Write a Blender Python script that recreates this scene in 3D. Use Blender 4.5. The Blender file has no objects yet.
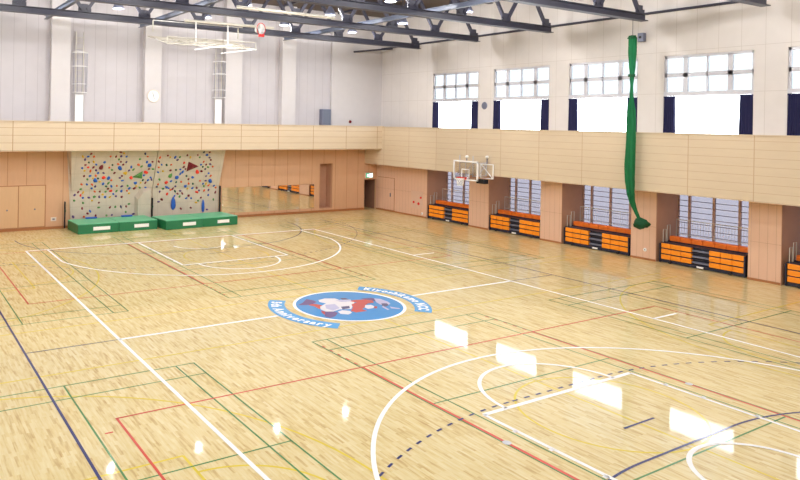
import bpy, bmesh, math, random
from math import sin, cos, pi, radians
from mathutils import Matrix, Vector
random.seed(7)
C = bpy.context.scene.collection

# ------------------------------------------------------------------ helpers
def lin(c):
    c = c / 255.0
    return c / 12.92 if c <= 0.04045 else ((c + 0.055) / 1.055) ** 2.4
def rgb(r, g, b): return (lin(r), lin(g), lin(b), 1.0)

class MB:
    """collects shapes and links them as one mesh object"""
    def __init__(s): s.v = []; s.f = []; s.m = []
    def add(s, vs, fs, mi=0):
        b = len(s.v); s.v += [tuple(v) for v in vs]
        s.f += [tuple(b + i for i in f) for f in fs]; s.m += [mi] * len(fs); return s
    def box(s, x0, x1, y0, y1, z0, z1, mi=0):
        x0, x1 = min(x0, x1), max(x0, x1); y0, y1 = min(y0, y1), max(y0, y1); z0, z1 = min(z0, z1), max(z0, z1)
        return s.add([(x0,y0,z0),(x1,y0,z0),(x1,y1,z0),(x0,y1,z0),(x0,y0,z1),(x1,y0,z1),(x1,y1,z1),(x0,y1,z1)],
              [(0,3,2,1),(4,5,6,7),(0,1,5,4),(1,2,6,5),(2,3,7,6),(3,0,4,7)], mi)
    def rbox(s, x0, x1, y0, y1, z0, z1, r=0.02, mi=0):
        # box with chamfered edges
        bm = bmesh.new(); bmesh.ops.create_cube(bm, size=1)
        for v in bm.verts:
            v.co = Vector(((x0+x1)/2 + v.co.x*(x1-x0), (y0+y1)/2 + v.co.y*(y1-y0), (z0+z1)/2 + v.co.z*(z1-z0)))
        bmesh.ops.bevel(bm, geom=list(bm.edges), offset=r, segments=3, affect='EDGES', profile=0.5)
        bm.verts.index_update()
        s.add([v.co[:] for v in bm.verts], [[v.index for v in f.verts] for f in bm.faces], mi); bm.free(); return s
    def tube(s, pts, r, n=10, mi=0, cap=True):
        pts = [Vector(p) for p in pts]; rs = r if isinstance(r, (list, tuple)) else [r] * len(pts)
        rings = []; up = None
        for i, p in enumerate(pts):
            t = (pts[min(i+1, len(pts)-1)] - pts[max(i-1, 0)]).normalized()
            if up is None:
                a = Vector((0,0,1)) if abs(t.z) < .9 else Vector((1,0,0))
                up = t.cross(a).normalized()
            else: up = (up - t * up.dot(t)).normalized()
            w = t.cross(up)
            rings.append([p + (up*cos(2*pi*k/n) + w*sin(2*pi*k/n)) * rs[i] for k in range(n)])
        vs = [v for ring in rings for v in ring]; fs = []
        for i in range(len(pts)-1):
            for k in range(n):
                fs.append((i*n+k, i*n+(k+1)%n, (i+1)*n+(k+1)%n, (i+1)*n+k))
        if cap: fs.append(tuple(range(n))[::-1]); fs.append(tuple((len(pts)-1)*n+k for k in range(n)))
        return s.add(vs, fs, mi)
    def bar(s, a, b, w, h, mi=0):
        # rectangular bar from a to b, width w, height h
        a, b = Vector(a), Vector(b); t = (b-a).normalized()
        up = Vector((0,0,1)) if abs(t.z) < .95 else Vector((0,1,0))
        sd = t.cross(up).normalized(); up = sd.cross(t)
        vs = []
        for p in (a, b):
            for i, j in ((-1,-1),(1,-1),(1,1),(-1,1)): vs.append(p + sd*i*w/2 + up*j*h/2)
        return s.add(vs, [(0,1,2,3),(7,6,5,4),(0,4,5,1),(1,5,6,2),(2,6,7,3),(3,7,4,0)], mi)
    def lathe(s, prof, o=(0,0,0), n=20, axis='z', mi=0):
        vs = []; fs = []
        for r, h in prof:
            for k in range(n):
                a = 2*pi*k/n; c, d = r*cos(a), r*sin(a)
                p = {'z': (c, d, h), 'x': (h, c, d), 'y': (c, h, d)}[axis]
                vs.append((o[0]+p[0], o[1]+p[1], o[2]+p[2]))
        for i in range(len(prof)-1):
            for k in range(n): fs.append((i*n+k, i*n+(k+1)%n, (i+1)*n+(k+1)%n, (i+1)*n+k))
        return s.add(vs, fs, mi)
    def disc(s, o, r, axis='z', n=20, mi=0):
        vs = [{'z': (o[0]+r*cos(2*pi*k/n), o[1]+r*sin(2*pi*k/n), o[2]),
               'x': (o[0], o[1]+r*cos(2*pi*k/n), o[2]+r*sin(2*pi*k/n)),
               'y': (o[0]+r*cos(2*pi*k/n), o[1], o[2]+r*sin(2*pi*k/n))}[axis] for k in range(n)]
        return s.add(vs, [tuple(range(n))], mi)
    def poly(s, pts, z, mi=0): return s.add([(x, y, z) for x, y in pts], [tuple(range(len(pts)))], mi)
    # flat painted lines on the floor
    def line(s, a, b, w, z):
        a, b = Vector(a), Vector(b); t = (b-a).normalized(); q = Vector((-t.y, t.x))*w/2
        return s.poly([a-q, b-q, b+q, a+q], z)
    def arc(s, c, r, a0, a1, w, z, n=48):
        a0, a1 = radians(a0), radians(a1)
        for i in range(n):
            p, q = a0+(a1-a0)*i/n, a0+(a1-a0)*(i+1)/n
            s.poly([(c[0]+(r-w/2)*cos(p), c[1]+(r-w/2)*sin(p)), (c[0]+(r+w/2)*cos(p), c[1]+(r+w/2)*sin(p)),
                    (c[0]+(r+w/2)*cos(q), c[1]+(r+w/2)*sin(q)), (c[0]+(r-w/2)*cos(q), c[1]+(r-w/2)*sin(q))], z)
        return s
    def build(s, name, mat, parent=None, loc=None, smooth=False, kind=None, label=None):
        me = bpy.data.meshes.new(name); me.from_pydata(s.v, [], s.f)
        for m in (mat if isinstance(mat, (list, tuple)) else [mat]): me.materials.append(m)
        for p, i in zip(me.polygons, s.m): p.material_index = i
        if smooth:
            for p in me.polygons: p.use_smooth = True
        bm = bmesh.new(); bm.from_mesh(me); bmesh.ops.recalc_face_normals(bm, faces=bm.faces) if not s.flat() else None
        bm.to_mesh(me); bm.free(); me.update()
        o = bpy.data.objects.new(name, me); C.objects.link(o)
        if parent: o.parent = parent
        if loc: o.location = loc
        if kind: o['kind'] = kind
        if label: o['label'] = label
        return o
    def flat(s):
        z = [v[2] for v in s.v]; return max(z)-min(z) < 1e-6

def tag(o, label, cat, group=None):
    o['label'] = label; o['category'] = cat
    if group: o['group'] = group
    return o
def thing(name, label, cat, loc=(0,0,0), rz=0, group=None):
    o = bpy.data.objects.new(name, None); C.objects.link(o); o.location = loc; o.rotation_euler = (0,0,rz)
    o.empty_display_size = .2
    return tag(o, label, cat, group)
def dup(root, loc, label, group=None, rz=None):
    r = root.copy(); C.objects.link(r); r.location = loc; r['label'] = label
    if group: r['group'] = group
    if rz is not None: r.rotation_euler = (0,0,rz)
    for ch in list(root.children):
        c = ch.copy(); C.objects.link(c); c.parent = r
        for g in list(ch.children):
            d = g.copy(); C.objects.link(d); d.parent = c
    return r
def struct(name, mb, mat): return mb.build(name, mat, kind='structure')

# ------------------------------------------------------------------ materials
def mat(name, col, rough=.5, metal=0., coat=0., coat_r=.1, spec=.5):
    m = bpy.data.materials.new(name); m.use_nodes = True; b = m.node_tree.nodes['Principled BSDF']
    b.inputs['Base Color'].default_value = col; b.inputs['Roughness'].default_value = rough
    b.inputs['Metallic'].default_value = metal; b.inputs['Coat Weight'].default_value = coat
    b.inputs['Coat Roughness'].default_value = coat_r; b.inputs['Specular IOR Level'].default_value = spec
    return m
def N(m, t, **kw):
    n = m.node_tree.nodes.new(t)
    for k, v in kw.items(): setattr(n, k, v)
    return n
def L(m, a, b): m.node_tree.links.new(a, b)
def math_(m, op, a, b=None, clamp=False):
    n = N(m, 'ShaderNodeMath', operation=op); n.use_clamp = clamp
    for i, v in enumerate((a, b)):
        if v is None: continue
        if isinstance(v, (int, float)): n.inputs[i].default_value = v
        else: L(m, v, n.inputs[i])
    return n.outputs[0]
def noisy(m, col, amt=.08, scale=3., stretch=(1,1,1)):
    """gentle procedural tone variation"""
    b = m.node_tree.nodes['Principled BSDF']; tc = N(m, 'ShaderNodeTexCoord'); mp = N(m, 'ShaderNodeMapping')
    mp.inputs['Scale'].default_value = stretch; L(m, tc.outputs['Object'], mp.inputs[0])
    ns = N(m, 'ShaderNodeTexNoise'); ns.inputs['Scale'].default_value = scale; ns.inputs['Detail'].default_value = 4
    L(m, mp.outputs[0], ns.inputs['Vector'])
    mx = N(m, 'ShaderNodeMix', data_type='RGBA')
    mx.inputs['A'].default_value = tuple(c*(1-amt) for c in col[:3]) + (1,)
    mx.inputs['B'].default_value = tuple(min(1, c*(1+amt)) for c in col[:3]) + (1,)
    L(m, ns.outputs[0], mx.inputs['Factor']); L(m, mx.outputs['Result'], b.inputs['Base Color'])
    return m, mx.outputs['Result']
def panelled(name, col, groove, seams, rough=.5, amt=.05, width=.02, scale=2., stretch=(1,1,1), spec=.3):
    """wall cladding: seams = list of (axis, spacing, offset, width)"""
    m = mat(name, col, rough, spec=spec); m, out = noisy(m, col, amt, scale, stretch)
    tc = N(m, 'ShaderNodeTexCoord'); sp = N(m, 'ShaderNodeSeparateXYZ'); L(m, tc.outputs['Object'], sp.inputs[0])
    mask = None
    for ax, s, off, w in seams:
        v = math_(m, 'SUBTRACT', sp.outputs[ax], off - w/2)
        v = math_(m, 'DIVIDE', v, s); v = math_(m, 'FRACT', v); v = math_(m, 'LESS_THAN', v, w/s)
        mask = v if mask is None else math_(m, 'MAXIMUM', mask, v)
    mx = N(m, 'ShaderNodeMix', data_type='RGBA'); L(m, mask, mx.inputs['Factor']); L(m, out, mx.inputs['A'])
    mx.inputs['B'].default_value = groove
    b = m.node_tree.nodes['Principled BSDF']; L(m, mx.outputs['Result'], b.inputs['Base Color'])
    bp = N(m, 'ShaderNodeBump'); bp.inputs['Strength'].default_value = .3; bp.inputs['Distance'].default_value = .01
    inv = math_(m, 'SUBTRACT', 1., mask); L(m, inv, bp.inputs['Height']); L(m, bp.outputs[0], b.inputs['Normal'])
    return m

M = {}
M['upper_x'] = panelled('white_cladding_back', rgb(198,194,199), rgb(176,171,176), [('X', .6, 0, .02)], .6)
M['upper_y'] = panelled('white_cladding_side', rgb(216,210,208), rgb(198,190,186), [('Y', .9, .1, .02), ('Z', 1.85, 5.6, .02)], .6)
M['pilaster'] = mat('pilaster_paint', rgb(208,204,206), .6); noisy(M['pilaster'], rgb(208,204,206), .03)
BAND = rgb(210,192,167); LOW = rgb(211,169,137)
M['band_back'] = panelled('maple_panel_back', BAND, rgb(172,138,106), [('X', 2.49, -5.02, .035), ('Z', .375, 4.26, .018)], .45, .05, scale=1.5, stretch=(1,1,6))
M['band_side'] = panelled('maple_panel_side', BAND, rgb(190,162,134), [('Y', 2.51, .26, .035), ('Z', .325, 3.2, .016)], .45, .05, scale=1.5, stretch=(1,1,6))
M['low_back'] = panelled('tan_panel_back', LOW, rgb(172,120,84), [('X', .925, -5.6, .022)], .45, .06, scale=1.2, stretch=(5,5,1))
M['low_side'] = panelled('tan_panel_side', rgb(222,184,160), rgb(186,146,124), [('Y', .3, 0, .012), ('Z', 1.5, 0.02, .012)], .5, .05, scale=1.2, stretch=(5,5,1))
M['bay'] = mat('bay_lining', rgb(192,148,122), .6); noisy(M['bay'], rgb(192,148,122), .08)
M['skirting'] = mat('skirting_wood', rgb(170,112,70), .4); noisy(M['skirting'], rgb(170,112,70), .1)
M['door'] = mat('door_wood', rgb(212,174,136), .45); noisy(M['door'], rgb(212,174,136), .05, 2, (5,5,1))
M['dark_recess'] = mat('dark_interior', rgb(140,104,86), .7); noisy(M['dark_recess'], rgb(140,104,86), .1)
M['steel'] = mat('truss_paint', rgb(60,60,76), .45); noisy(M['steel'], rgb(60,60,76), .1, 1)
M['steel_blue'] = mat('grey_blue_paint', rgb(96,104,124), .4); noisy(M['steel_blue'], rgb(96,104,124), .08, 1)
M['deck'] = mat('roof_deck', rgb(92,80,72), .8)
noisy(M['deck'], rgb(92,80,72), .12, .8)
M['alu'] = mat('aluminium', rgb(205,205,214), .35, .3); noisy(M['alu'], rgb(205,205,214), .04)
M['mullion'] = mat('brown_mullion', rgb(196,160,146), .5); noisy(M['mullion'], rgb(196,160,146), .06)
M['bay_bar'] = mat('glazing_bar_paint', rgb(150,146,168), .5); noisy(M['bay_bar'], rgb(150,146,168), .05)
M['pier_panel'] = mat('pier_panel', rgb(218,184,164), .5); noisy(M['pier_panel'], rgb(218,184,164), .03)
M['cream'] = mat('cream_paint', rgb(204,200,190), .4); noisy(M['cream'], rgb(204,200,190), .04)
M['white'] = mat('white_paint', rgb(242,242,244), .35); noisy(M['white'], rgb(242,242,244), .02)
M['offwhite'] = mat('off_white_plastic', rgb(225,215,205), .5); noisy(M['offwhite'], rgb(225,215,205), .03)
M['black'] = mat('black_paint', rgb(28,28,36), .5); noisy(M['black'], rgb(28,28,36), .1)
M['navy'] = mat('navy_curtain', rgb(30,30,74), .85); noisy(M['navy'], rgb(30,30,74), .15, 2, (3,3,.3))
M['frame_navy'] = mat('bleacher_frame', rgb(36,38,58), .5); noisy(M['frame_navy'], rgb(36,38,58), .1)
M['grey_bar'] = mat('grey_bar', rgb(120,124,145), .4, .3); noisy(M['grey_bar'], rgb(120,124,145), .05)
M['orange'] = mat('orange_seat', rgb(255,150,30), .4); noisy(M['orange'], rgb(255,150,30), .06, 2)
M['orange_dark'] = mat('orange_seat_back', rgb(248,122,34), .45); noisy(M['orange_dark'], rgb(248,122,34), .06, 2)
M['red'] = mat('red_plastic', rgb(214,40,40), .4); noisy(M['red'], rgb(214,40,40), .05)
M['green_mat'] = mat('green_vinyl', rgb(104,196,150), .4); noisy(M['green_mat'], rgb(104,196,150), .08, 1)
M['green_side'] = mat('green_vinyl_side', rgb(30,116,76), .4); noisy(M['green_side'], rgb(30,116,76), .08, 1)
M['green_net'] = mat('green_netting', rgb(0,108,60), .8); noisy(M['green_net'], rgb(0,108,60), .25, 6, (3,3,.5))
M['green_dark'] = mat('green_strap', rgb(0,72,38), .8); noisy(M['green_dark'], rgb(0,72,38), .15, 6)
M['climb'] = panelled('climbing_panel', rgb(206,192,178), rgb(184,168,150), [('X', .91, .3, .012), ('Z', .91, .2, .012)], .75, .14, scale=2.5)
M['board'] = mat('board_paint', rgb(246,246,248), .3); noisy(M['board'], rgb(246,246,248), .02)
M['net'] = mat('white_cord', rgb(240,240,240), .7); noisy(M['net'], rgb(240,240,240), .03)
for k, c in dict(maroon=(126,36,52), blue=(34,92,190), orange=(226,96,44), purple=(92,62,120), yellow=(226,180,48), darkgreen=(30,84,66),
                 green=(86,146,72), red=(240,62,44), darkred=(118,18,34), navy=(44,52,96)).items():
    M['hold_'+k] = mat('hold_'+k, rgb(*c), .6); noisy(M['hold_'+k], rgb(*c), .1, 12)
for k, c in dict(white=(255,255,255), red=(222,74,54), green=(68,138,70), blue=(24,32,112), yellow=(232,208,44), emblem=(4,146,222), banner=(58,168,238),
                 ered=(206,70,66), epurple=(88,58,134), elilac=(196,196,232), enavy=(66,60,120), ewhite=(240,238,246)).items():
    M['line_'+k] = mat('floor_paint_'+k, rgb(*c), .4, coat=.6, coat_r=.07); noisy(M['line_'+k], rgb(*c), .04, 4)
M['line_white'] = mat('floor_paint_bold_white', rgb(255,255,255), .55, spec=.25); noisy(M['line_white'], rgb(255,255,255), .01, 4)

def mirror_mat():
    m = mat('mirror_glass', (.86,.84,.82,1), .02, 1.0); noisy(m, (.95,.93,.89,1), .02, .5); return m
M['mirror'] = mirror_mat()
def pane_mat(name, tint, gl=.06):
    """thin glass sheet: lets tinted daylight straight through, reflects a little"""
    m = bpy.data.materials.new(name); m.use_nodes = True; nt = m.node_tree; nt.nodes.clear()
    out = N(m, 'ShaderNodeOutputMaterial'); t = N(m, 'ShaderNodeBsdfTransparent'); g = N(m, 'ShaderNodeBsdfGlossy')
    ns = N(m, 'ShaderNodeTexNoise'); ns.inputs['Scale'].default_value = .6
    mx0 = N(m, 'ShaderNodeMix', data_type='RGBA'); mx0.inputs['A'].default_value = tuple(c*.94 for c in tint)+(1,); mx0.inputs['B'].default_value = tuple(tint)+(1,)
    L(m, ns.outputs[0], mx0.inputs['Factor']); L(m, mx0.outputs['Result'], t.inputs[0])
    g.inputs['Roughness'].default_value = .08; mx = N(m, 'ShaderNodeMixShader'); mx.inputs[0].default_value = gl
    L(m, t.outputs[0], mx.inputs[1]); L(m, g.outputs[0], mx.inputs[2]); L(m, mx.outputs[0], out.inputs[0]); return m
M['clear'] = pane_mat('clear_glass', (.98,.98,.98), .03)
M['frost'] = pane_mat('frosted_glass', (.345,.36,.365), .04)
M['lilac_glass'] = pane_mat('blinded_glass', (.245,.238,.258), .05)
M['board_glass'] = pane_mat('board_glass', (.95,.94,.93), .1)
M['bulb'] = mat('lamp_bulb', (1,1,1,1), .5)
b_ = M['bulb'].node_tree.nodes['Principled BSDF']; b_.inputs['Emission Color'].default_value = (1,.96,.88,1); b_.inputs['Emission Strength'].default_value = 14

def sheer(key, amt):
    # gauzy netting: some light passes between the cords
    m = M[key]; nt = m.node_tree; out = nt.nodes['Material Output']; b = nt.nodes['Principled BSDF']
    t = N(m, 'ShaderNodeBsdfTransparent'); t.inputs[0].default_value = (.45,1,.8,1); mx = N(m, 'ShaderNodeMixShader'); mx.inputs[0].default_value = amt
    L(m, b.outputs[0], mx.inputs[1]); L(m, t.outputs[0], mx.inputs[2]); L(m, mx.outputs[0], out.inputs[0])
sheer('green_net', .2)
def floor_mat():
    m = mat('maple_floor', (1,1,1,1), .45, coat=.62, coat_r=.045); b = m.node_tree.nodes['Principled BSDF']
    tc = N(m, 'ShaderNodeTexCoord'); mp = N(m, 'ShaderNodeMapping'); mp.inputs['Rotation'].default_value = (0,0,radians(90))
    L(m, tc.outputs['Object'], mp.inputs[0])
    br = N(m, 'ShaderNodeTexBrick'); br.inputs['Scale'].default_value = 1.; br.inputs['Brick Width'].default_value = .42
    br.inputs['Row Height'].default_value = .058; br.inputs['Mortar Size'].default_value = .0; br.inputs['Bias'].default_value = -.12
    br.inputs['Color1'].default_value = (0,0,0,1); br.inputs['Color2'].default_value = (1,1,1,1); br.inputs['Mortar'].default_value = (.5,.5,.5,1)
    br.offset = .37; br.squash = 1.; L(m, mp.outputs[0], br.inputs['Vector'])
    ns = N(m, 'ShaderNodeTexNoise'); ns.inputs['Scale'].default_value = 1.; ns.inputs['Detail'].default_value = 5
    mp2 = N(m, 'ShaderNodeMapping'); mp2.inputs['Scale'].default_value = (22, 2.2, 1); L(m, tc.outputs['Object'], mp2.inputs[0]); L(m, mp2.outputs[0], ns.inputs['Vector'])
    v = math_(m, 'ADD', math_(m, 'MULTIPLY', br.outputs['Color'], .29), math_(m, 'MULTIPLY', ns.outputs[0], .72))
    cr = N(m, 'ShaderNodeValToRGB'); L(m, v, cr.inputs[0]); e = cr.color_ramp.elements
    e[0].position = .18; e[0].color = rgb(*F0); e[1].position = .85; e[1].color = rgb(*F1)
    x = e.new(.42); x.color = rgb(*F2)
    L(m, cr.outputs[0], b.inputs['Base Color']); return m
F0, F2, F1 = (192,150,84), (228,206,144), (243,231,190)
M['floor'] = floor_mat()
LAMP_W, SKY, EXPO = 165, 11, 0.0
HOLDS_A = "-0.76,2.77,g,3 -2.83,3.26,k,2.2 -3.06,2.55,b,2 -0.14,3.34,b,2 -2.63,2.69,r,1.8 -1.8,3.21,b,1.8 -1.45,2.92,y,1.8 -0.28,2.93,r,1.8 -1.09,2.64,r,1.8 -2.35,2.66,b,1.6 -0.8,2.33,b,1.6 -0.15,1.29,r,1.6 -2.68,3.55,b,1.3 -2.61,2.34,b,1.3 -0.77,3.38,o,1.3 -0.31,3.53,b,1.3 -3.03,1.63,g,1.3 -2.14,1.92,r,1.3 -2.14,2.19,b,1.2 -2.43,1.59,b,1.2 -4.14,0.6,p,1.2 -1.54,1.89,b,1.2 -1.52,1.56,m,1.2 -0.3,0.56,b,1.2 -3.44,4.02,m,1 -3.59,3.87,b,1 -3.28,3.87,o,1 -3.73,3.71,p,1 -3.86,3.88,y,1 -3.52,3.55,d,1 -3.25,3.58,y,1 -3.68,3.42,m,1 -3.11,3.43,b,1 -3.83,3.25,b,1 -3.53,3.28,r,1 -3.24,3.28,m,1 -3.69,3.1,y,1 -3.38,3.08,o,1 -3.09,3.11,p,1 -2.95,2.96,b,1 -2.66,2.95,p,1 -3.68,2.81,m,1 -3.37,2.8,b,1 -3.07,2.81,o,1 -3.49,2.62,g,1 -2.92,2.66,d,1 -2.18,2.53,o,1 -3.19,2.67,y,1 -2.81,2.47,y,1 -3.77,2.35,o,1 -3.49,2.34,b,1 -3.2,2.31,o,1 -3.02,2.21,p,1 -2.43,2.19,d,1 -2.32,2.37,g,1 -3.2,2.1,b,1 -2.3,2.05,k,1 -3.78,2.08,g,1 -2.23,3.39,d,1 -2.39,3.87,o,1 -2.22,3.11,g,1 -2.38,3.25,o,1 -2.09,3.85,m,1 -1.81,3.87,p,1 -1.51,3.85,b,1 -1.86,4.09,m,1 -1.67,4.03,y,1 -1.91,3.7,g,1 -1.92,3.43,o,1 -1.79,3.56,m,1 -1.63,3.4,m,1 -1.48,3.54,p,1 -2.06,2.94,m,1 -1.62,2.76,m,1 -1.72,2.65,p,1 -1.27,3.07,p,1 -1.17,3.25,b,1 -1.03,3.11,g,1 -0.58,3.28,g,1 -0.74,3.71,g,1 -0.48,4,n,1 -0.32,3.84,o,1 0.01,3.53,m,1 -0.13,3.12,m,1 0.15,3.12,g,1 -0.38,2.76,b,1 -0.39,2.49,d,1 0.04,2.63,b,1 0.22,2.51,p,1 -0.09,2.48,b,1 -0.22,2.34,m,1 -1.57,2.5,b,1 -1.83,2.2,o,1 -1.55,2.17,p,1 -1.23,2.18,g,1 -1.1,2.02,b,1 -0.79,2.05,m,1 -0.51,2.05,g,1 -0.18,2.04,b,1 -0.73,2.16,y,1 -0.5,2.34,y,1 -0.29,1.95,r,1 -4.08,1.77,p,1 -3.9,1.92,m,1 -3.64,1.89,y,1 -3.77,1.74,r,1 -3.64,1.59,b,1 -3.33,1.6,p,1 -3.15,1.43,y,1 -2.76,1.61,p,1 -3.01,1.91,o,1 -2.73,1.91,m,1 -2.58,1.74,y,1 -2.41,1.89,g,1 -2.17,1.58,y,1 -1.99,1.74,b,1 -2.77,1.3,m,1 -3.63,1.32,g,1 -3.67,1.02,m,1 -3.25,0.86,b,1 -3.38,0.74,m,1 -2.94,0.59,m,1 -2.78,1.03,g,1 -2.16,1.01,m,1 -2.05,0.58,p,1 -2.34,0.57,g,1 -3.57,0.57,o,1 -4.1,1.47,g,1 -1.81,1.9,g,1 -1.22,1.9,o,1 -1.11,2.04,b,1 -0.83,2,m,1 -0.49,1.72,m,1 -0.36,1.84,r,1 -1.84,1.61,p,1 -1.11,1.75,y,1 -1.25,1.02,m,1 -0.69,1,o,1 -1.55,1.01,n,1 -1.86,1.02,g,1 -1.1,1.15,g,1 -0.84,0.58,p,1 0.1,1.76,m,1 0.28,1.84,b,1 -1.27,0.72,g,1 -0.51,1.42,n,1"
HOLDS_B = "1.5,1.06,b,3.6 3.37,0.82,b,3.5 2.43,3.2,k,3 1.19,2.69,g,2.2 2.82,2.89,r,2 1.6,2.59,b,2 1.01,2.3,r,1.8 3.74,2.32,b,1.8 2.23,2.05,b,1.5 2.98,1.66,r,1.4 1.31,3.78,b,1.3 1.9,2.9,b,1.3 2.58,2.57,b,1.3 1.09,2.01,b,1.3 3.08,2.93,k,1.3 2.22,2.03,b,1.3 1.13,1.62,r,1.3 0.82,1.32,k,1.3 1.91,3.45,r,1.2 1.15,3.02,m,1.2 3.24,3.9,b,1.2 1.61,1.77,d,1.2 2.47,1.47,m,1.2 2.96,1.92,m,1.2 0.41,3.77,o,1 0.85,3.89,m,1 1.02,3.78,y,1 1.6,3.79,g,1 1.48,3.62,p,1 2.03,3.9,m,1 2.24,3.77,y,1 -0,3.55,m,1 0.57,3.36,b,1 0.87,3.34,d,1 1.14,3.35,o,1 0.42,3.21,o,1 1.48,3.04,d,1 1.74,3.06,b,1 1.93,3.21,m,1 2.06,3.08,m,1 1.78,2.8,b,1 2.18,2.66,d,1 2.35,2.46,m,1 1.92,2.31,o,1 1.62,2.31,d,1 1.29,2.37,b,1 2.4,2.19,o,1 2.67,2.18,d,1 1.61,2.06,p,1 0.89,1.94,d,1 2.94,1.91,m,1 2.69,1.92,b,1 0.42,2.93,b,1 0.7,2.98,y,1 0.58,2.49,g,1 0.54,2.21,o,1 0.48,2.06,n,1 1.47,1.92,m,1 2.39,1.9,y,1 3.03,4.06,n,1 3.39,4.06,m,1 2.67,3.9,m,1 2.81,3.77,g,1 3.44,3.74,p,1 3.54,3.6,m,1 3.11,3.48,o,1 2.97,3.32,b,1 3.3,3.32,m,1 3.55,3.34,p,1 3.75,3.19,o,1 3.11,3.19,d,1 3.45,3.16,g,1 3.29,3.05,n,1 3.56,2.79,b,1 3.43,2.62,p,1 3.72,2.63,o,1 3.09,2.34,o,1 3.45,2.34,p,1 3.31,2.17,b,1 3.51,2.15,y,1 3.69,2.05,o,1 4.05,2.01,b,1 4.18,1.9,o,1 3.4,2.01,g,1 1.03,2.05,b,1 1.21,1.95,b,1 1.45,1.88,m,1 1.93,1.78,p,1 0.86,1.94,g,1 0.69,1.78,p,1 1.77,1.62,m,1 2.06,1.62,m,1 1.91,1.45,g,1 1.58,1.49,b,1 2.3,1.33,b,1 2.62,1.32,b,1 2.69,1.91,b,1 3.11,1.76,p,1 2.39,1.89,y,1 0.63,1.2,p,1 1.98,0.74,m,1 2.61,0.75,m,1 1.32,1.86,o,1 3.07,1.15,g,1 2.93,1.05,y,1 3.44,1.74,o,1 3.72,1.77,p,1 4.16,1.61,m,1 3.71,1.47,b,1 3.24,1.32,m,1 3.64,0.6,p,1 4.18,1.89,o,1 4.05,1.18,g,1"
EMBLEM = [
    ('red', [(-1.04, 0.76), (-0.89, 0.59), (-0.8, 0.38), (-1.01, 0.09), (-1.12, 0.05), (-1.09, 0.37), (-1.18, 0.58)]),
    ('purple', [(-1.5, 0.75), (-1.18, 0.95), (-0.83, 1.29), (-0.72, 1.01), (-0.73, 0.8), (-1.0, 0.65), (-1.16, 0.61)]),
    ('white', [(-0.55, 0.99), (-0.26, 1.06), (0.05, 0.9), (0.07, 0.67), (0.42, 0.55), (0.35, 0.2), (0.09, -0.08), (-0.22, -0.42), (-0.58, -0.29), (-0.89, -0.4), (-1.1, -0.3), (-1.11, -0.02), (-0.96, 0.26), (-0.57, 0.51), (-0.66, 0.77)]),
    ('navy', [(0.22, 0.88), (0.4, 0.79), (0.4, 0.57), (0.19, 0.65)]),
    ('purple', [(-1.15, -0.27), (-0.85, -0.43), (-0.86, -0.61), (-1.15, -0.88), (-1.37, -0.95), (-1.42, -0.74)]),
    ('red', [(-1.18, -0.12), (-1.12, -0.29), (-1.34, -0.6), (-1.29, -0.38)]),
    ('white', [(-0.77, -0.47), (-0.55, -0.41), (-0.39, -0.59), (-0.45, -0.79), (-0.67, -0.9), (-0.85, -0.73)]),
    ('red', [(0.24, 0.43), (0.52, 0.44), (0.87, 0.32), (1.02, 0.11), (0.9, -0.13), (0.66, -0.13), (0.48, -0.24), (0.27, -0.48), (0.08, -0.58), (0.09, -0.84), (-0.32, -0.82), (-0.37, -0.6), (-0.07, -0.3), (0.1, 0.02), (0.4, 0.14)]),
    ('purple', [(0.8, 0.49), (1.19, 0.42), (1.28, 0.16), (1.03, -0.04), (0.98, 0.14), (0.87, 0.32)]),
    ('white', [(0.44, -0.26), (0.63, -0.32), (0.63, -0.52), (0.45, -0.67), (0.25, -0.67), (0.27, -0.48)]),
    ('lilac', [(-0.69, 0.37), (-0.35, 0.31), (-0.5, -0.18), (-0.85, -0.31), (-0.9, -0.01)]),
    ('lilac', [(-0.09, 0.69), (0.38, 0.49), (0.33, 0.34), (-0.02, 0.44)]),
    ('navy', [(-0.36, -0.05), (-0.07, -0.1), (-0.21, -0.33), (-0.5, -0.34)]),
    ('red', [(0.61, -0.51), (0.7, -0.56), (0.54, -0.76), (0.48, -0.69)]),
    ('lilac', [(1.22, 0.29), (1.37, 0.15), (1.38, -0.23), (1.29, -0.5), (0.99, -0.65), (0.93, -0.41), (0.99, -0.13)]),
    ('navy', [(1.05, -0.33), (1.21, -0.41), (1.13, -0.62), (0.93, -0.72), (0.88, -0.59)]),
    ('lilac', [(1.04, -0.78), (1.2, -1.07), (1.15, -1.17), (0.95, -0.97)]),
    ('lilac', [(0.9, -0.6), (0.81, -1.06), (0.73, -1.05), (0.79, -0.69)]),
]
# ------------------------------------------------------------------ room shell (x across the hall, y along it, metres)
XR, YB, YU, XU = 16.35, 19.93, 20.3, 16.8          # lower right wall, lower back wall, upper back wall, upper right wall
XL, YF, ZC = -16.8, -20.1, 13.3
struct('floor', MB().box(XL-.3, 19.3, YF-.3, 21.3, -.3, 0), M['floor'])
struct('ceiling', MB().box(XL-.3, 19.3, YF-.3, 21.3, ZC, ZC+.3), M['deck'])
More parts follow.
